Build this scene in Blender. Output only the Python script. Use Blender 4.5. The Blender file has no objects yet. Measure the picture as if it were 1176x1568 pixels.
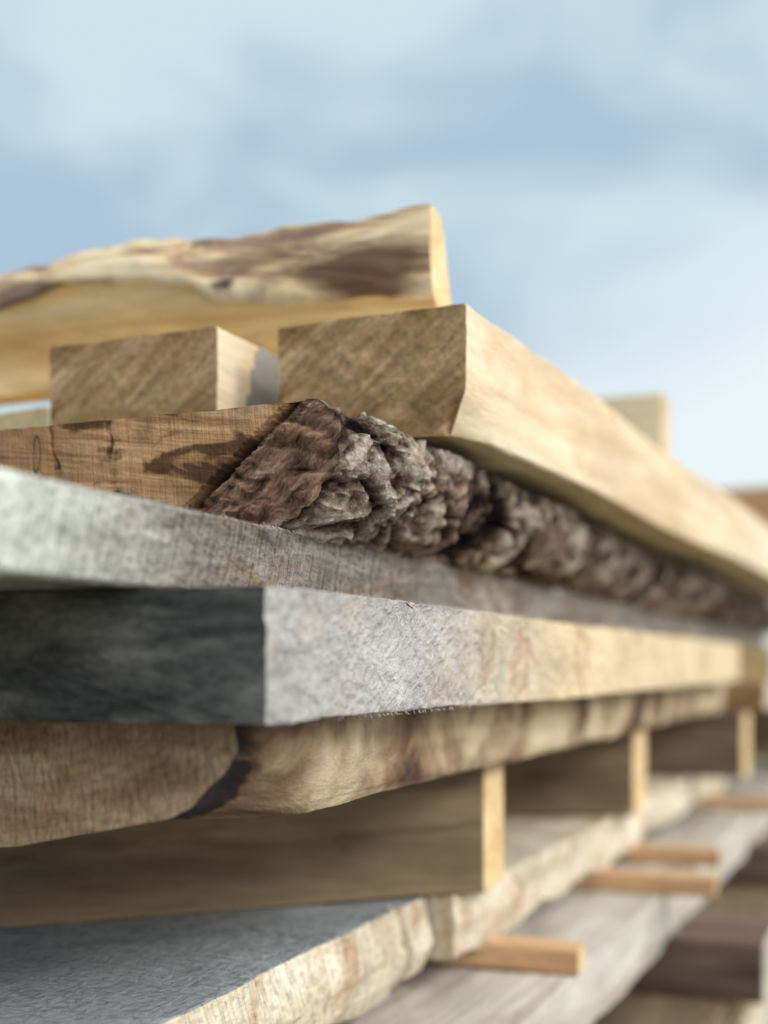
import bpy, math, random
from mathutils import Vector, noise, Matrix
random.seed(4)
R=math.radians
H=1.25           # eye height above the ground; stack heights below are given relative to it
AZ=67.0          # stack long axis (local X of long boards), degrees
CR=157.0         # cross direction

def lin(c):
    out=[]
    for v in c:
        v/=255.0
        out.append(v/12.92 if v<=0.04045 else ((v+0.055)/1.055)**2.4)
    return tuple(out)+(1.0,)

# ------------------------------------------------------------------ materials
class G:
    def __init__(s,name):
        s.m=bpy.data.materials.new(name); s.m.use_nodes=True
        s.t=s.m.node_tree; s.b=s.t.nodes['Principled BSDF']
        s.tc=s.n('ShaderNodeTexCoord')
        s.obj=s.tc.outputs['Object']
    def n(s,ty,**k):
        nd=s.t.nodes.new(ty)
        for a,v in k.items(): setattr(nd,a,v)
        return nd
    def l(s,a,b): s.t.links.new(a,b)
    def map(s,vec,loc=(0,0,0),rot=(0,0,0),sc=(1,1,1)):
        if any(rot):
            m=s.n('ShaderNodeMapping'); s.l(vec,m.inputs[0]); m.inputs['Rotation'].default_value=[R(a) for a in rot]; vec=m.outputs[0]
        m=s.n('ShaderNodeMapping'); s.l(vec,m.inputs[0])
        m.inputs['Location'].default_value=loc; m.inputs['Scale'].default_value=sc
        return m.outputs[0]
    def noise(s,vec,scale,det=4,dist=0,rough=.55):
        n=s.n('ShaderNodeTexNoise'); s.l(vec,n.inputs['Vector'])
        n.inputs['Scale'].default_value=scale; n.inputs['Detail'].default_value=det
        n.inputs['Distortion'].default_value=dist; n.inputs['Roughness'].default_value=rough
        return n.outputs[0]
    def ramp(s,f,stops):
        r=s.n('ShaderNodeValToRGB'); s.l(f,r.inputs[0]); e=r.color_ramp.elements
        while len(e)<len(stops): e.new(0.5)
        for i,(p,c) in enumerate(stops):
            e[i].position=p
            e[i].color=c if isinstance(c,tuple) else (c,c,c,1)
        return r.outputs[0]
    def mix(s,f,a,b,mode='MIX'):
        m=s.n('ShaderNodeMix',data_type='RGBA',blend_type=mode)
        for k,v in ((0,f),(6,a),(7,b)):
            if hasattr(v,'is_linked'): s.l(v,m.inputs[k])
            elif isinstance(v,(int,float)) and k>0: m.inputs[k].default_value=(v,v,v,1)
            else: m.inputs[k].default_value=v
        return m.outputs[2]
    def math(s,op,a,b=0.0,clamp=False):
        m=s.n('ShaderNodeMath',operation=op); m.use_clamp=clamp
        for k,v in ((0,a),(1,b)):
            if hasattr(v,'is_linked'): s.l(v,m.inputs[k])
            else: m.inputs[k].default_value=v
        return m.outputs[0]
    def bump(s,h,dist,strength=1.0,prev=None):
        b=s.n('ShaderNodeBump'); s.l(h,b.inputs['Height']); b.inputs['Distance'].default_value=dist
        b.inputs['Strength'].default_value=strength
        if prev is not None: s.l(prev,b.inputs['Normal'])
        return b.outputs[0]
    def attr(s,name):
        a=s.n('ShaderNodeAttribute'); a.attribute_name=name
        return a.outputs['Fac']
    def done(s,col,nrm,rough=.85,spec=.15):
        s.l(col,s.b.inputs['Base Color']); s.b.inputs['Roughness'].default_value=rough
        s.b.inputs['Specular IOR Level'].default_value=spec
        if nrm is not None: s.l(nrm,s.b.inputs['Normal'])
        return s.m

_seed=[0]
def wood(name,dark,mid,light,gs=(4,70,70),grot=(0,0,0),gb=.0006,ring=None,blotch=None,bl=(.5,.65,1.0),bsc=(.45,1.3,1.3),tone=None,tone_sharp=True,
         fiber=.0005,fs=(60,700,700),frot=(0,0,0),saw=None,rough=.88,speck=.25,knots=(),patch=.18):
    _seed[0]+=1; sd=_seed[0]*3.17
    g=G(name); o=g.map(g.obj,loc=(sd,sd*.7,sd*.3)); dark,mid,light=lin(dark),lin(mid),lin(light)
    f=g.noise(g.map(g.obj,loc=(sd,sd*.4,sd*.2),rot=grot,sc=gs),1.0,6,.6,.6)
    col=g.ramp(f,[(.28,dark),(.5,mid),(.72,light)])
    pn=g.noise(g.map(o,sc=(.5,1,1)),14,3,.5)
    col=g.mix(1.0,col,g.ramp(pn,[(.3,1-patch),(.65,1.0)]),'MULTIPLY')
    if ring:
        y0,z0,sc,amt=ring
        w=g.n('ShaderNodeTexWave',wave_type='RINGS',rings_direction='X')
        g.l(g.map(g.obj,loc=(0,-y0,-z0)),w.inputs['Vector'])
        w.inputs['Scale'].default_value=sc; w.inputs['Distortion'].default_value=2.5; w.inputs['Detail'].default_value=3
        w.inputs['Detail Scale'].default_value=.6
        rr=g.ramp(w.outputs[1],[(.0,.62),(.5,1.0),(1.,1.0)])
        col=g.mix(amt,col,rr,'MULTIPLY')
    if blotch:
        b=g.noise(g.map(o,sc=bsc),16,3,1.2)
        bf=g.ramp(b,[(bl[0],0.0),(bl[1],bl[2])])
        col=g.mix(bf,col,lin(blotch))
    if tone:
        t=g.attr('tone'); t2=g.math('ADD',t,g.math('MULTIPLY',g.math('SUBTRACT',g.noise(o,70,4,.5),.5),.5))
        tf=g.ramp(t2,[(.42,0.0),(.58,1.0)]) if tone_sharp else g.ramp(t2,[(.1,0.0),(.9,1.0)])
        tm=g.ramp(f,[(.3,.70),(.5,1.0),(.7,1.15)])
        tc=g.mix(1.0,lin(tone),tm,'MULTIPLY')
        col=g.mix(tf,col,tc)
    for (kx,kz,kr,kc) in knots:      # soft individual knots
        nz=g.noise(o,45,4,.6)
        d=g.map(g.obj,loc=(-kx,0,-kz)); s1=g.n('ShaderNodeSeparateXYZ'); g.l(d,s1.inputs[0])
        xx=g.math('MULTIPLY',s1.outputs[0],.55); zz=g.math('MULTIPLY',s1.outputs[2],.6)
        rr=g.math('SQRT',g.math('ADD',g.math('MULTIPLY',xx,xx),g.math('MULTIPLY',zz,zz)))
        rr=g.math('ADD',g.math('DIVIDE',rr,kr),g.math('MULTIPLY',g.math('SUBTRACT',nz,.5),2.6))
        col=g.mix(g.ramp(rr,[(.1,.15),(.5,.5),(.8,.22),(1.1,.0)]),col,lin(kc))
    fn=g.noise(g.map(g.obj,loc=(sd,sd*.2,sd*.5),rot=frot,sc=fs),1.0,5,.3,.65)
    sp=g.ramp(fn,[(.25,1-speck*1.6),(.55,1.0),(.8,1+speck*.3)])
    col=g.mix(1.0,col,sp,'MULTIPLY')
    n=g.bump(f,gb,.8)
    n=g.bump(fn,fiber,1.0,n)
    if saw:
        sr,ss,sdist,samt=saw
        sw=g.noise(g.map(g.obj,loc=(sd,1,2),rot=sr,sc=ss),1.0,3,.2,.6)
        n=g.bump(sw,sdist,1.0,n)
        col=g.mix(samt,col,g.ramp(sw,[(.36,.55),(.5,1.0),(.62,1.15)]),'MULTIPLY')
    return g.done(col,n,rough)

def barkmat(name):
    g=G(name); o=g.obj
    h=g.attr('tone')
    n1=g.noise(g.map(o,sc=(.8,1,1)),240,8,.3,.68)
    n2=g.noise(g.map(o,sc=(.5,1,1)),20,4,1.0)
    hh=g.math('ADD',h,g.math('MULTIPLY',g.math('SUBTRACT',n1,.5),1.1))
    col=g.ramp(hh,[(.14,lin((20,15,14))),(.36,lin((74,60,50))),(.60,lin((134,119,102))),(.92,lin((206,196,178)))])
    red=g.ramp(n2,[(.50,0.0),(.62,.65)])
    col=g.mix(red,col,g.mix(1.0,col,(.52,.34,.28,1),'MULTIPLY'))
    n=g.bump(n1,.004,1.0); n=g.bump(g.noise(g.map(o,sc=(.5,1,1)),800,4),.0007,1.0,n)
    return g.done(col,n,.9,.1)

# ------------------------------------------------------------------ board builder
def resample(prof,ds,ch):
    n=len(prof); pts=[]
    P=[Vector(p) for p in prof]
    c=[]
    for i in range(n):
        p=P[i];a=P[i-1];b=P[(i+1)%n]
        d1=(a-p).length; d2=(b-p).length
        c.append(p+(a-p).normalized()*min(ch,d1*.3)); c.append(p+(b-p).normalized()*min(ch,d2*.3))
    m=len(c)
    for i in range(m):
        p=c[i];q=c[(i+1)%m]; L=(q-p).length; k=max(1,int(L/ds))
        for j in range(k): pts.append(p.lerp(q,j/k))
    return pts

def fbm(v,o=4,r=.5):
    s=0;a=1
    for i in range(o):
        s+=a*noise.noise(v); v=v*2.03+Vector((3.1,1.7,.3)); a*=r
    return s

HT=[None]
def board(name,loc,rot,L,prof,mats,step=.008,ds=.007,cap=5,ch=.0012,amp=.0005,disp=None,tone=None,
          skew=0.0,tilt=0.0,grow=3.0):
    _seed[0]+=1; sv=Vector((_seed[0]*7.7,1.3,5.1))
    pts=resample(prof,ds,ch); n=len(pts)
    cen=Vector((sum(p.x for p in pts)/n,sum(p.y for p in pts)/n))
    xs=[0.0]
    while xs[-1]<L-1e-6: xs.append(min(L,xs[-1]+step*(1+grow*xs[-1])))
    nr=[]
    for i in range(n):
        t=(pts[(i+1)%n]-pts[i-1]).normalized(); nr.append(Vector((t.y,-t.x)))
    area=sum(pts[i].x*pts[(i+1)%n].y-pts[(i+1)%n].x*pts[i].y for i in range(n))
    if area<0: nr=[-v for v in nr]
    V=[];F=[];MI=[];T=[]
    def add(x,p,nn,cf):
        y,z=p.x,p.y
        q=Vector((x,y,z))
        jit=amp*(noise.noise(q*30+sv)*1.6+noise.noise(q*220+sv)*.5)
        w=amp*5*noise.noise(Vector((x*4,0,0))+sv)
        q2=Vector((x+skew*y,y+nn.x*jit+w,z+nn.y*jit+w*.5))
        if cf: q2.x+=amp*noise.noise(q*150+sv)*(-1 if cf==1 else 1)
        HT[0]=None
        if disp:
            q2=disp(q2,q,nn,cf)
        V.append(q2); T.append(HT[0] if HT[0] is not None else (tone(q) if tone else 0.0))
        return len(V)-1
    rows=[[add(x,pts[i],nr[i],0) for i in range(n)] for x in xs]
    for a in range(len(xs)-1):
        for i in range(n):
            j=(i+1)%n
            F.append((rows[a][i],rows[a+1][i],rows[a+1][j],rows[a][j])); MI.append(0)
    for cf,base,x in ((1,rows[0],0.0),(2,rows[-1],L)):
        K=cap if cf==1 else 2
        prev=base
        z0=Vector((0,0))
        for k in range(1,K):
            f=1-k/K
            cur=[add(x,cen+(pts[i]-cen)*f,z0,cf) for i in range(n)]
            for i in range(n):
                j=(i+1)%n
                F.append((prev[i],prev[j],cur[j],cur[i])); MI.append(1)
            prev=cur
        c=add(x,cen,z0,cf)
        for i in range(n):
            F.append((prev[i],prev[(i+1)%n],c)); MI.append(1)
    me=bpy.data.meshes.new(name); me.from_pydata(V,[],F)
    for m in mats: me.materials.append(m)
    me.polygons.foreach_set('material_index',MI)
    me.polygons.foreach_set('use_smooth',[True]*len(F))
    import bmesh
    bm=bmesh.new(); bm.from_mesh(me); bmesh.ops.recalc_face_normals(bm,faces=bm.faces); bm.to_mesh(me); bm.free()
    at=me.attributes.new('tone','FLOAT','POINT'); at.data.foreach_set('value',T)
    me.set_sharp_from_angle(angle=R(38))
    ob=bpy.data.objects.new(name,me); bpy.context.collection.objects.link(ob)
    ob.location=(loc[0],loc[1],H+loc[2]); ob.rotation_euler=(0,R(tilt),R(rot))
    return ob

def box(w,h,y0=0,z0=0): return [(y0,z0),(y0+w,z0),(y0+w,z0+h),(y0,z0+h)]
def boxb(t,h): return [(-t,0),(0,0),(0,h),(-t,h)]

def splinters(parent,mat,items):
    V=[];F=[]
    for (x,y,z,dx,dy,dz,w) in items:
        b=len(V); k=5
        ph=random.uniform(0,6)
        for i in range(k):
            t=i/(k-1); ww=w*(1-t*.9)
            cx=x+dx*t; cy=y+dy*t+.0004*math.sin(ph+t*4); cz=z+dz*t+.0006*math.sin(ph+t*5)
            V+= [(cx-ww*.5,cy,cz-ww*.5),(cx+ww*.5,cy,cz+ww*.5),(cx,cy-ww*.6,cz+ww*.2)]
        for i in range(k-1):
            a=b+i*3
            for u,v in ((0,1),(1,2),(2,0)): F.append((a+u,a+v,a+3+v,a+3+u))
    me=bpy.data.meshes.new('splinters'); me.from_pydata(V,[],F); me.materials.append(mat)
    ob=bpy.data.objects.new('splinters',me); bpy.context.collection.objects.link(ob); ob.parent=parent
    return ob

def lerpt(tab,x):
    if x<=tab[0][0]: return tab[0][1]
    for (a,b),(c,d) in zip(tab,tab[1:]):
        if x<=c:
            t=(x-a)/(c-a); t=t*t*(3-2*t); return b+(d-b)*t
    return tab[-1][1]

# ------------------------------------------------------------------ wood types
pine_side=wood('pine_side',(204,178,140),(230,211,178),(241,227,202),gs=(3,34,34),ring=(.3,-.2,30,.2),fiber=.0004,speck=.15,blotch=(206,174,132),bl=(.52,.7,.55),
               tone=(150,146,138))
pine_end=wood('pine_end',(150,116,74),(200,162,116),(228,194,150),gs=(30,16,90),grot=(38,0,0),gb=.0016,ring=(.05,-.06,60,.2),fs=(200,300,300),fiber=.0009,
              saw=((34,0,0),(20,26,200),.0008,.5),blotch=(140,106,70),bl=(.46,.66,.8),bsc=(1,1.6,2.2),speck=.25,patch=.3)
A_side=wood('rough_sawn_pale',(154,150,146),(184,182,179),(204,201,198),gs=(16,24,24),fs=(150,200,260),frot=(0,30,0),fiber=.0040,speck=.16,
            tone=(230,208,170),tone_sharp=False,blotch=(200,182,158),bl=(.50,.70,.5),bsc=(.5,1,1),
            knots=((.247,.030,.012,(150,112,74)),(.31,.022,.013,(160,120,82)),(.45,.030,.014,(170,130,88))))
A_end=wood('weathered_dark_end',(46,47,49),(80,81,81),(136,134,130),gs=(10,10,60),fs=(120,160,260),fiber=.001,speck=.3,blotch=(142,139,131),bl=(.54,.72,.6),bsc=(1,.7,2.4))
grey_side=wood('weathered_grey',(104,98,89),(150,144,134),(190,184,175),gs=(14,60,110),fs=(200,420,420),fiber=.0018,speck=.45,saw=((0,-20,0),(520,200,38),.0022,.75),
               tone=(216,222,212),tone_sharp=False,blotch=(128,104,80),bl=(.49,.68,.7),bsc=(1.2,1,2.4),gb=.001,patch=.3)
brown_end=wood('brown_end_grain',(150,116,86),(204,168,134),(230,200,166),gs=(25,18,70),ring=(.12,.16,70,.3),fs=(200,500,220),fiber=.0012,speck=.35,
               saw=((10,0,0),(60,420,50),.0012,.4),blotch=(128,94,66),bl=(.56,.76,.5),gb=.001)
tan_side=wood('tan_face',(92,76,58),(136,118,92),(160,142,112),gs=(2.2,18,22),ring=(.1,.02,25,.3),fiber=.0003,speck=.15,blotch=(72,54,42),bl=(.56,.72,.7),patch=.35)
cream_side=wood('cream_edge',(190,168,138),(226,213,188),(240,231,212),gs=(12,20,26),fs=(150,260,260),fiber=.0020,speck=.26,blotch=(170,130,90),bl=(.56,.69,.65),bsc=(1.4,1,.5),
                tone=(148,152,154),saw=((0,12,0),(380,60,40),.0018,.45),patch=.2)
pale_side=wood('pale_plank',(160,152,140),(196,189,177),(220,215,204),gs=(3,40,40),fiber=.0005,speck=.2,blotch=(148,128,104),bl=(.52,.7,.5),patch=.3)
stick_side=wood('sticker_wood',(166,124,86),(200,162,122),(220,188,150),gs=(4,60,60),fiber=.0004,speck=.2)
dark_side=wood('brown_plank',(84,66,56),(118,98,85),(146,124,107),gs=(4,50,50),fiber=.0004,speck=.2)
light_end=wood('light_end',(204,170,118),(230,202,150),(242,222,180),gs=(25,40,40),fs=(200,300,300),fiber=.0006,speck=.2)
bark=barkmat('bark')

def blotched(name):
    g=G(name); o=g.obj
    a=g.noise(g.map(o,sc=(.38,1.0,.34)),32,4,.5)
    b=g.noise(g.map(o,loc=(3,0,0),sc=(.35,1.0,.4)),70,4,.4)
    col=g.ramp(a,[(.36,lin((72,58,50))),(.44,lin((132,106,84))),(.52,lin((178,156,128))),(.64,lin((204,186,156)))])
    col=g.mix(g.ramp(b,[(.5,0.0),(.66,.55)]),col,lin((118,92,70)))
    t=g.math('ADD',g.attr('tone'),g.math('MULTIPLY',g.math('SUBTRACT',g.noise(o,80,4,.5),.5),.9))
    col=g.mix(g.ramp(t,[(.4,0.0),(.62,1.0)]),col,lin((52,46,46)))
    n=g.bump(a,.003,.5); n=g.bump(g.noise(g.map(o,sc=(1,2,2)),260,5),.0008,1,n)
    return g.done(col,n,.85)
wane=blotched('debarked_wane')

def streaky(name):
    g=G(name); o=g.obj
    t=g.attr('tone')
    a=g.noise(g.map(o,loc=(2,0,0),rot=(0,7,0),sc=(.20,1,1)),42,6,.9,.62)
    c1=g.ramp(a,[(.35,lin((122,96,84))),(.44,lin((178,146,116))),(.51,lin((222,194,152))),(.64,lin((240,220,186)))])
    b=g.noise(g.map(o,loc=(5,1,0),rot=(0,-5,0),sc=(.24,1,1)),36,5,.8)
    c1=g.mix(g.ramp(b,[(.50,0.0),(.60,.75)]),c1,lin((146,118,106)))
    k=g.n('ShaderNodeTexVoronoi'); g.l(g.map(o,loc=(.3,0,.1),sc=(.6,1,1)),k.inputs['Vector']); k.inputs['Scale'].default_value=38
    kd=g.math('ADD',k.outputs['Distance'],g.math('MULTIPLY',g.noise(o,90,4,.5),.35))
    kn=g.ramp(kd,[(.27,.95),(.40,0.0)])
    c1=g.mix(kn,c1,lin((76,56,50)))
    f=g.noise(g.map(o,sc=(5,50,50)),1,5,.6)
    c2=g.ramp(f,[(.3,lin((204,156,96))),(.5,lin((226,186,124))),(.7,lin((238,206,154)))])
    pn=g.noise(g.map(o,sc=(.25,1,1)),34,4,.5)
    c2=g.mix(1.0,c2,g.ramp(pn,[(.38,.74),(.58,1.0)]),'MULTIPLY')
    t2=g.math('ADD',t,g.math('MULTIPLY',g.math('SUBTRACT',g.noise(o,60,3),.5),.15))
    edge=g.ramp(t2,[(.45,0.0),(.52,1.0)])
    col=g.mix(edge,c2,c1)
    st=g.attr('stain'); sn=g.noise(g.map(o,rot=(0,6,0),sc=(.22,1,1)),60,5,.5)
    st2=g.math('ADD',st,g.math('MULTIPLY',g.math('SUBTRACT',sn,.5),2.2))
    col=g.mix(g.ramp(st2,[(.3,0.0),(.95,.88)]),col,lin((90,60,46)))
    n=g.bump(a,.003,.6); n=g.bump(g.noise(g.map(o,sc=(.5,2,2)),150,4),.0006,1,n)
    return g.done(col,n,.8)
streak=streaky('slab_wane')

# ------------------------------------------------------------------ upper tier
line=[(0,.027),(.05,.033),(.10,.0345),(.142,.043),(.175,.058),(.21,.065),(.262,.068),(.29,.062),(.316,.056),(.45,.05),(.8,.045)]
topl=[(0,.0905),(.07,.088),(.138,.090),(.21,.095),(.255,.0965),(.275,.094),(.29,.090),(.316,.088),(.5,.09),(.8,.085)]
def slab():
    V=[];F=[];T=[];S=[];MI=[]
    xs=[i*.0035 for i in range(0,232)]
    prof=[]
    for x in xs:
        l=lerpt(line,x)+.003*noise.noise(Vector((x*40,2,0))); t=lerpt(topl,x)-.002+.0018*noise.noise(Vector((x*45,5,0)))
        ring=[]
        for k in range(9): ring.append((0,l*k/8,0.0))
        for k in range(1,15):
            u=k/14
            ring.append((.004*math.sin(min(1,u*5)*math.pi/2)-.013*u**1.8, l+(t-l)*u, 1.0))
        for k in range(1,5): ring.append((-.009-.004*k, t-.0004*k*k*.4,1.0))
        for k in range(1,10): ring.append((-.028,t-.003-(t-.003)*k/9,0.0))
        for k in range(1,4): ring.append((-.028+.028*k/4,0,0.0))
        prof.append(ring)
    n=len(prof[0])
    for x,ring in zip(xs,prof):
        for (y,z,w) in ring:
            d=.0028*fbm(Vector((x*14,y*50,z*50)),4) if w>0 else .0003*noise.noise(Vector((x*40,y*40,z*40)))
            d*=min(1,.2+x*25)
            V.append((x,y+d,z+(d*.5 if w>0 else 0))); T.append(w)
            sx=(x-.040)/.07; sz=(z-.050)/.034
            S.append(max(0,1-math.sqrt(sx*sx+sz*sz))*1.5 if w>0 else 0)
    for a in range(len(xs)-1):
        for i in range(n):
            j=(i+1)%n; F.append((a*n+i,(a+1)*n+i,(a+1)*n+j,a*n+j)); MI.append(0)
    F.append(tuple(range(n))); MI.append(1); F.append(tuple((len(xs)-1)*n+i for i in range(n))); MI.append(1)
    V=[(x+(.010*(z/.09)-.004)*max(0,1-x/.1),y,z) for x,y,z in V]
    me=bpy.data.meshes.new('live_edge_slab'); me.from_pydata(V,[],F)
    me.materials.append(streak); me.materials.append(light_end)
    me.polygons.foreach_set('material_index',MI); me.polygons.foreach_set('use_smooth',[True]*len(F))
    import bmesh
    bm=bmesh.new(); bm.from_mesh(me); bmesh.ops.recalc_face_normals(bm,faces=bm.faces); bm.to_mesh(me); bm.free()
    for nm,d in (('tone',T),('stain',S)):
        at=me.attributes.new(nm,'FLOAT','POINT'); at.data.foreach_set('value',d)
    me.set_sharp_from_angle(angle=R(50))
    ob=bpy.data.objects.new('live_edge_slab',me); bpy.context.collection.objects.link(ob)
    ob.location=(.0293,.72,H+.1845); ob.rotation_euler=(0,0,R(CR))
slab()

def beamdisp(q2,q,nn,cf):
    x,y,z=q
    k=max(0,1-math.sqrt((x/.035)**2+(y/.012)**2+(z/.022)**2))
    q2.y+=.009*k; q2.x+=.006*k*(1 if cf else .3)
    q2.z+=.002*math.sin(x*9)*min(1,x*5)
    return q2
board('timber_beam',(.0421,.628,.1182),65.0,1.8,box(.1097,.0658),(pine_side,pine_end),ds=.004,step=.004,cap=14,amp=.0008,disp=beamdisp,ch=.001)
board('timber_beam',(-.0902,.67,.1182),AZ,1.2,box(.111,.0658),(pine_side,pine_end),ds=.005,step=.004,cap=8,amp=.0007,
      tone=lambda q:1.0 if q.x>.032+.3*(q.z-.03) else 0)
board('timber_beam',(-.214,.79,.1182),AZ,1.0,box(.12,.047),(pine_side,light_end),ds=.008,amp=.0007)
board('cross_plank',(.272,1.21,.1845),CR,.34,boxb(.04,.083),(pine_side,light_end),step=.01)
board('cross_plank',(.62,1.85,.1845),CR,.4,boxb(.06,.088),(stick_side,light_end),step=.02)

# ------------------------------------------------------------------ bark-edged plank
def barkline(y,z):
    return (y-.021)-(.0565-z)*1.22
BP=[(.040,0),(.022,.004),(.008,.014),(.000,.028),(-.003,.042),(.0,.052),(.010,.0565),(.36,.0565),(.36,0)]
def barkside(q):
    x,y,z=q
    return 1.0 if y<.045 and z<.0562 else (max(0,1-(y-.012)/.014) if z>=.0562 else max(0,1-(y-.045)/.01))
def furrow(v,k): return min(1.0,abs(noise.noise(v))*k)
def bdisp(q2,q,nn,cf):
    x,y,z=q
    if cf==0:
        w=min(1,barkside(q))
        if w>0:
            e=min(1,.45+x/.03)
            out=lerpt([(0,0),(.05,.011),(.15,.009),(.28,.008),(.62,.002),(1.0,.008),(1.6,0)],x)
            v=Vector((x*19,y*32,z*32))
            v=v+Vector((noise.noise(v*1.4),noise.noise(v*1.4+Vector((9,0,0))),noise.noise(v*1.4+Vector((0,9,0)))))*.55
            f1=furrow(v,5.5); f2=furrow(v*2.4+Vector((5,5,5)),6.0); f3=fbm(v*4.2,5,.62)
            big=fbm(Vector((x*12,y*22,z*22+4)),2)
            pit=max(0,noise.noise(Vector((x*17+8,y*28,z*28)))-.22)
            hgt=f1*.42+f2*.26+f3*.30+big*.2-pit*2.6+.02
            d=(.0042*(f1-.7)+.0024*(f2-.6)+.0027*f3+.0038*big-.030*pit)*e*w
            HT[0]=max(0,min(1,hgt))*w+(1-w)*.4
            q2.y+=nn.x*d-out*w*(1-.3*abs(z-.03)/.03)
            q2.z+=nn.y*d*.8
            q2.x+=.001*f3*w
            if z>=.05: q2.z-=.010*w*min(1,max(0,(x-.02)/.05))*max(0,1-max(0,y)/.012)
        else: HT[0]=.4
    if cf==1 or (cf==0 and x<1e-6):
        s=barkline(y,z)
        if s<0:
            r=fbm(Vector((y*60,z*90,3)),5,.65); ff=furrow(Vector((y*40,z*80,7)),4)
            q2.x+=.003+.0026*r-.0025*ff
        if abs(s)<.0032: q2.x+=.014*(1-abs(s)/.0032)
        for (cy,slope) in ((.150,.18),(.118,.1)):
            dd=abs((y-cy)-slope*(z-.03)+.002*noise.noise(Vector((z*120,cy*50,0))))
            if dd<.0009: q2.x+=.0015*(1-dd/.0009)
    return q2
def bark_end():
    g=G('bark_plank_end'); o=g.obj
    sx=g.n('ShaderNodeSeparateXYZ'); g.l(o,sx.inputs[0])
    y=sx.outputs[1]; z=sx.outputs[2]
    s=g.math('SUBTRACT',g.math('SUBTRACT',y,.021),g.math('MULTIPLY',g.math('SUBTRACT',.0565,z),1.22))
    s=g.math('ADD',s,g.math('MULTIPLY',g.math('SUBTRACT',g.noise(o,130,3),.5),.005))
    f=g.noise(g.map(o,rot=(-7,0,0),sc=(60,12,190)),1,7,.6,.65)
    wd=g.ramp(f,[(.28,lin((126,92,62))),(.5,lin((188,146,104))),(.72,lin((218,184,140)))])
    b=g.noise(g.map(o,rot=(-12,0,0),sc=(10,20,46)),1,4,1.0)
    wd=g.mix(g.ramp(b,[(.54,0.0),(.61,.88)]),wd,lin((76,50,34)))
    vt=g.noise(g.map(o,rot=(4,0,0),sc=(40,900,30)),1,3,.2)
    wd=g.mix(.45,wd,g.ramp(vt,[(.35,.6),(.5,1.0),(.62,1.15)]),'MULTIPLY')
    pn=g.noise(o,38,2,.5)
    wd=g.mix(1.0,wd,g.ramp(pn,[(.35,.70),(.6,1.08)]),'MULTIPLY')
    ck=g.noise(g.map(o,loc=(0,4,2),rot=(6,0,0),sc=(5,32,5)),1,2,.5)
    ckf=g.ramp(g.math('ABSOLUTE',g.math('SUBTRACT',ck,.60)),[(.001,.9),(.005,0.0)])
    wd=g.mix(ckf,wd,lin((24,16,12)))
    n1=g.noise(g.map(o,rot=(40,0,0),sc=(1,.5,1.7)),120,8,.6,.7)
    bk=g.ramp(n1,[(.36,lin((62,44,36))),(.5,lin((136,102,80))),(.68,lin((186,156,130)))])
    fw=g.ramp(g.math('ADD',g.math('MULTIPLY',s,60),.5),[(.45,0.0),(.55,1.0)])
    col=g.mix(fw,bk,wd)
    crack=g.ramp(g.math('ABSOLUTE',s),[(.0015,1.0),(.0026,0.0)])
    col=g.mix(crack,col,(.003,.002,.002,1))
    h=g.mix(fw,n1,g.math('MULTIPLY',f,.35))
    n=g.bump(h,.0025,1); n=g.bump(vt,.0008,.8,n); n=g.bump(g.noise(g.map(o,sc=(200,500,500)),1,4),.0006,1,n)
    return g.done(col,n,.88)
bend=bark_end()
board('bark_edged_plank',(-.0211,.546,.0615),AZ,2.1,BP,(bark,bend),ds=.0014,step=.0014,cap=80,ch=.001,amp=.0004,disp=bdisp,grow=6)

# ------------------------------------------------------------------ grey plank
gp=board('weathered_plank',(-.1604,.28,.0292),AZ,2.3,box(.24,.0318),(grey_side,grey_side),ds=.003,step=.003,amp=.0007,cap=4,
     tone=lambda q:max(0,min(1,1-(q.x-.09)/.14)))
sp=[]
for i in range(220):
    x=random.uniform(.12,.5); top=random.random()<.5
    sp.append((x,-.0004,.0318 if top else random.uniform(0,.0015),random.uniform(-.002,.002),-random.uniform(.0003,.002),random.uniform(-.002,.0012),random.uniform(.0001,.0003)))
splinters(gp,pale_side,sp)

# ------------------------------------------------------------------ pale rough-sawn plank
def adisp(q2,q,nn,cf):
    x,y,z=q
    if y<.01:
        q2.y+=.0008*fbm(Vector((x*60+z*30,0,z*110)),4,.6)+.0008*noise.noise(Vector((x*280+z*160,1,z*240)))
        if cf==0 and (z<.001 or z>.048): q2.z+=.0006*noise.noise(Vector((x*260,3,z)))
    return q2
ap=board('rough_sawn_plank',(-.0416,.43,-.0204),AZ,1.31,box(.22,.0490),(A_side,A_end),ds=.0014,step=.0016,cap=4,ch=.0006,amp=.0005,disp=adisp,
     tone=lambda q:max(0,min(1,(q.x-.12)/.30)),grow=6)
sp=[]
for i in range(300):
    x=abs(random.gauss(.16,.08)); top=random.random()<.6
    sp.append((x,-.0005+random.uniform(0,.001),.049 if top else .0,random.uniform(-.0015,.0015),-random.uniform(.0,.001),random.uniform(.0002,.0013)*(1 if top else -1),random.uniform(.0001,.00025)))
splinters(ap,pale_side,sp)
ss=[(.128,-.0012,.0487,.010,-.001,-.0040,.0008),(.135,-.0012,.0470,.007,-.002,.0020,.0006)]
spm=wood('brown_splinter',(90,50,30),(130,76,48),(160,100,66))
sob=splinters(ap,spm,ss); sob.name='loose_splinter'

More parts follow.
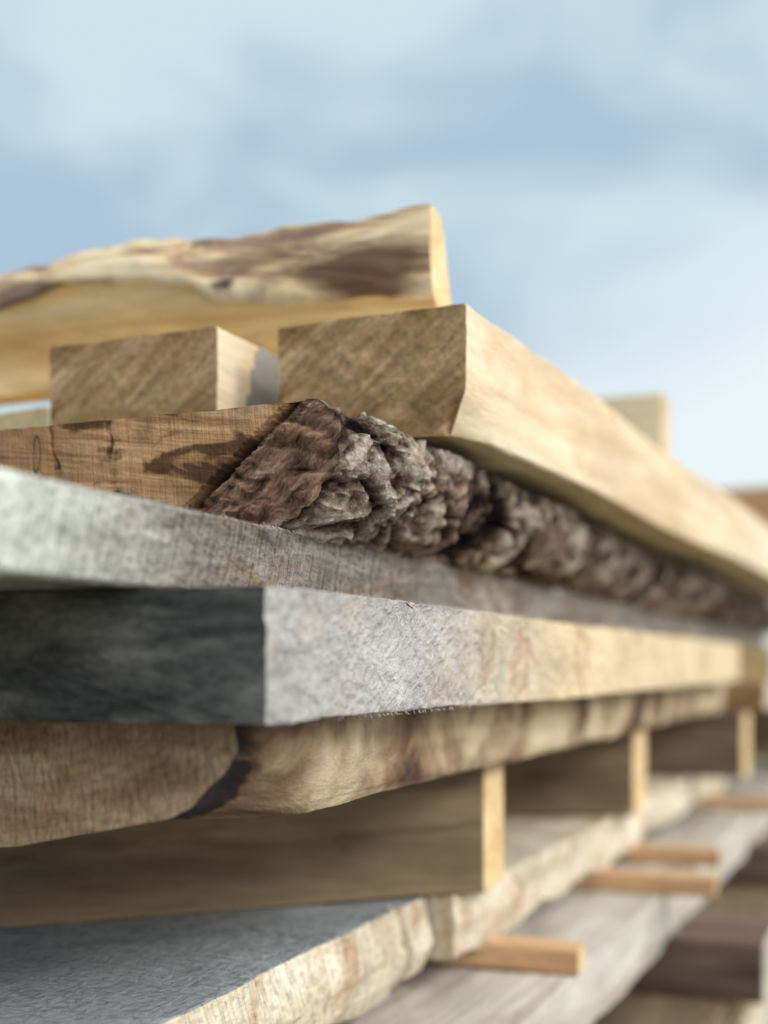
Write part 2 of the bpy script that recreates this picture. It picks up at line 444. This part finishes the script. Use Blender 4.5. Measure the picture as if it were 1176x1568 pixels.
# ------------------------------------------------------------------ waney plank under it
BB=[(0,0),(-.002,-.010),(.004,-.019),(.0115,-.025),(.018,-.032),(.028,-.037),(.05,-.041),(.10,-.0515),(.24,-.064),(.24,0)]
def Bd(q2,q,nn,cf):
    x,y,z=q
    if y<.06 and z<-.001:
        r=fbm(Vector((x*9,y*26,z*26)),4)
        k=min(1,x/.012)
        rec=max(0,1-abs(x-.016)/.016)
        flat=max(0,1-y/.03)
        q2.y+=nn.x*.003*r*k+.009*rec*flat*(1 if x>0.0005 else 0)-y*.85*min(1,max(0,(x-.03)/.04))*(1 if y<.05 else 0)
        q2.z+=nn.y*.002*r*k
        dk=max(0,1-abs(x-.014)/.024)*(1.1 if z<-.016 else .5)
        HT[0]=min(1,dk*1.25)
    return q2
board('waney_plank',(-.0566,.462,-.0212),AZ,1.35,BB,(wane,brown_end),ds=.003,step=.0035,cap=10,amp=.0004,disp=Bd)

# ------------------------------------------------------------------ cross planks
board('cross_plank',(.0642,.80,-.1465),201.7,.75,boxb(.03,.0825),(tan_side,light_end),skew=.99,ds=.006)
board('cross_plank',(.244,1.21,-.1465),180,.55,boxb(.05,.0845),(tan_side,light_end),skew=.45)
board('cross_plank',(.47,1.62,-.1465),170,.5,boxb(.05,.0845),(dark_side,light_end),skew=.3,step=.02)
board('cross_plank',(.70,2.0,-.1465),CR,.6,boxb(.05,.0845),(tan_side,light_end),step=.02)
board('pale_plank',(.53,1.72,-.062),AZ,1.2,box(.35,.042),(cream_side,pine_end),step=.02,ds=.01)
board('pale_plank',(.545,1.74,-.0195),AZ,1.2,box(.35,.0475),(pale_side,light_end),step=.02,ds=.01)

# ------------------------------------------------------------------ lower tiers
def Wd(sc,amp_):
    def f(q2,q,nn,cf):
        x,y,z=q
        if y<.02 :
            r=fbm(Vector((x*sc,y*20,z*30)),3)
            q2.y+=amp_*r*(1.2 if z<.03 else .6)
            if z<.006: q2.z+=amp_*2.2*fbm(Vector((x*sc*.8,9,0)),3)
            if sc==16:
                dd=abs(x-.385-.25*(.03-z)+.003*noise.noise(Vector((z*90,0,0))))
                if dd<.004: q2.y+=.014*(1-dd/.004)
        return q2
    return f
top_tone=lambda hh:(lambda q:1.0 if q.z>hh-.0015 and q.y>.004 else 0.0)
P8=[(.014,0),(.006,.012),(0.0,.030),(.004,.056),(.42,.056),(.42,0)]
board('waney_plank',(-.135,.40,-.203),AZ,.422,P8,(cream_side,cream_side),ds=.004,step=.003,cap=5,amp=.0007,disp=Wd(16,.0035),tone=top_tone(.056),grow=.5)
board('pale_plank',(.044,.788,-.1895),AZ,1.5,box(.4,.0425),(cream_side,cream_side),ds=.005,step=.006,cap=4,amp=.0008,disp=Wd(10,.004))
for (x,y,L) in ((.1297,.827,.22),(.2965,1.107,.22),(.345,1.27,.2),(.56,1.75,.3)):
    board('wooden_sticker',(x,y,-.2075),CR+4,L,boxb(.026,.0178),(stick_side,light_end),step=.01,ds=.006)
board('wooden_sticker',(-.02,.50,-.2215),CR,.35,boxb(.03,.0178),(stick_side,light_end),step=.01)
board('pale_plank',(.0185,.572,-.258),AZ,1.9,box(.14,.0495),(pale_side,light_end),disp=Wd(10.1,.002),ds=.006)
board('pale_plank',(-.125,.62,-.258),AZ,1.9,box(.26,.0495),(pale_side,light_end),ds=.008)
board('brown_cross_plank',(.354,1.153,-.316),CR,.8,boxb(.15,.0565),(dark_side,pale_side))
board('brown_cross_plank',(-.02,.62,-.316),CR,.6,boxb(.15,.0565),(dark_side,pale_side))
board('brown_cross_plank',(.62,1.75,-.316),CR,.8,boxb(.15,.0565),(dark_side,pale_side))
z=-.3175
rng=random.Random(9)
while z>-1.10:
    h=rng.choice((.04,.045,.05))
    yy=-.02
    while yy<.62:
        w=rng.uniform(.12,.2)
        ox=rng.uniform(-.03,.05)
        bx=.03+ox*.39-.92*yy; by=.60+ox*.92+.39*yy
        board('stacked_plank',(bx+.03,by,z-h),AZ,1.95+rng.uniform(-.1,.1),box(w,h),(rng.choice((pale_side,cream_side,tan_side)),rng.choice((light_end,pine_end))),step=.03,ds=.012,cap=3,amp=.0008)
        yy+=w+.006
    z-=h+.0006
    for s in (.08,.95,1.8):
        board('wooden_sticker',(.06+s*.39,.60+s*.92,z-.02),CR,.72,boxb(.03,.0195),(stick_side,light_end),step=.03,ds=.01,cap=3)
    z-=.0205
for s in (.15,1.0,1.8):
    board('bearer_timber',(.08+s*.39,.60+s*.92,-H),CR,.8,boxb(.12,H+z+.0),(dark_side,light_end),step=.03,ds=.02,cap=3)

# ------------------------------------------------------------------ ground
def ground():
    g=G('yard_grass_and_gravel'); o=g.obj
    a=g.noise(o,1.2,6); b=g.noise(o,35,6)
    col=g.ramp(a,[(.38,lin((66,76,48))),(.5,lin((110,104,86))),(.7,lin((140,130,112)))])
    col=g.mix(.6,col,g.ramp(b,[(.3,.4),(.7,1.2)]),'MULTIPLY')
    m=g.done(col,g.bump(b,.04,1),.95)
    V=[];F=[];N=60
    cs=[]
    for i in range(N+1):
        u=i/N*2-1; cs.append(math.copysign(abs(u)**3,u)*400)
    for y in cs:
        for x in cs:
            d=math.hypot(x,y-1)
            V.append((x,y,.25*noise.noise(Vector((x*.05,y*.05,0)))*min(1,max(0,(d-4)/10))))
    for j in range(N):
        for i in range(N):
            a0=j*(N+1)+i; F.append((a0,a0+1,a0+N+2,a0+N+1))
    me=bpy.data.meshes.new('ground'); me.from_pydata(V,[],F); me.materials.append(m)
    me.polygons.foreach_set('use_smooth',[True]*len(F))
    ob=bpy.data.objects.new('ground',me); bpy.context.collection.objects.link(ob)
ground()

# ------------------------------------------------------------------ light
S=Vector((.74,-.38,.56)).normalized()
elev=math.asin(S.z); azi=math.atan2(S.x,S.y)
sl=bpy.data.lights.new('sun','SUN'); sl.energy=1.4; sl.angle=R(18); sl.color=(1.0,.98,.95)
so=bpy.data.objects.new('sun',sl); bpy.context.collection.objects.link(so)
so.rotation_euler=(-S).to_track_quat('-Z','Y').to_euler()
w=bpy.data.worlds.new('World'); bpy.context.scene.world=w; w.use_nodes=True
t=w.node_tree; bg=t.nodes['Background']; bg.inputs[1].default_value=.1
sky=t.nodes.new('ShaderNodeTexSky'); sky.sky_type='NISHITA'; sky.sun_disc=False; sky.sun_elevation=elev; sky.sun_rotation=azi
tc=t.nodes.new('ShaderNodeTexCoord')
def wn(ty,**k):
    n=t.nodes.new(ty)
    for a,v in k.items(): setattr(n,a,v)
    return n
def wl(a,b): t.links.new(a,b)
def wnoise(loc,scv,scale,det,rough,dist):
    mp=wn('ShaderNodeMapping'); mp.inputs['Scale'].default_value=scv; mp.inputs['Location'].default_value=loc
    wl(tc.outputs['Generated'],mp.inputs[0])
    nz=wn('ShaderNodeTexNoise'); nz.inputs['Scale'].default_value=scale; nz.inputs['Detail'].default_value=det; nz.inputs['Roughness'].default_value=rough; nz.inputs['Distortion'].default_value=dist
    wl(mp.outputs[0],nz.inputs['Vector']); return nz.outputs[0]
nz=wnoise((.9,.3,.55),(1.2,1.2,2.4),3.2,5,.52,.35)
cr=wn('ShaderNodeValToRGB'); e=cr.color_ramp.elements
e[0].position=.42; e[0].color=(4.3,5.75,7.15,1); e[1].position=.61; e[1].color=(6.4,8.0,8.7,1)
wl(nz,cr.inputs[0])
m1=wn('ShaderNodeMix',data_type='RGBA'); m1.inputs[0].default_value=.95
wl(sky.outputs[0],m1.inputs[6]); wl(cr.outputs[0],m1.inputs[7])
sx=wn('ShaderNodeSeparateXYZ'); wl(tc.outputs['Generated'],sx.inputs[0])
hz=wn('ShaderNodeMath',operation='SUBTRACT'); wl(sx.outputs[2],hz.inputs[0])
hx=wn('ShaderNodeMath',operation='MULTIPLY'); wl(sx.outputs[0],hx.inputs[0]); hx.inputs[1].default_value=.45; wl(hx.outputs[0],hz.inputs[1])
hr=wn('ShaderNodeValToRGB'); e=hr.color_ramp.elements; e[0].position=.08; e[0].color=(1,1,1,1); e[1].position=.24; e[1].color=(0,0,0,1)
wl(hz.outputs[0],hr.inputs[0])
m2=wn('ShaderNodeMix',data_type='RGBA'); wl(hr.outputs[0],m2.inputs[0]); wl(m1.outputs[2],m2.inputs[6]); m2.inputs[7].default_value=(8.4,9.2,9.6,1)
vm=wn('ShaderNodeVectorMath',operation='DOT_PRODUCT'); wl(tc.outputs['Generated'],vm.inputs[0]); vm.inputs[1].default_value=S  # bright sky glow around the sun, out of view, added to soften shadows
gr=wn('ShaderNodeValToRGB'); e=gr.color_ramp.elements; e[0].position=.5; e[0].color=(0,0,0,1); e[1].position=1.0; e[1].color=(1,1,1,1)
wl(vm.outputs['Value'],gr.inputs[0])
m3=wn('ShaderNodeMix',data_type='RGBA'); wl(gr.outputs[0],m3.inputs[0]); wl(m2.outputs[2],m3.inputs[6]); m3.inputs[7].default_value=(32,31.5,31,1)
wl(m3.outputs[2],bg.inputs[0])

# ------------------------------------------------------------------ camera
cd=bpy.data.cameras.new('camera'); cam=bpy.data.objects.new('camera',cd); bpy.context.collection.objects.link(cam)
cam.location=(0,0,H); cam.rotation_euler=(R(90),0,0)
cd.sensor_fit='VERTICAL'; cd.sensor_height=32; cd.lens=38.63; cd.shift_y=236/1568
cd.clip_start=.01; cd.clip_end=2000
cd.dof.use_dof=True; cd.dof.focus_distance=.555; cd.dof.aperture_fstop=3.1
sc=bpy.context.scene; sc.camera=cam
sc.view_settings.view_transform='Standard'; sc.view_settings.look='None'; sc.view_settings.exposure=0
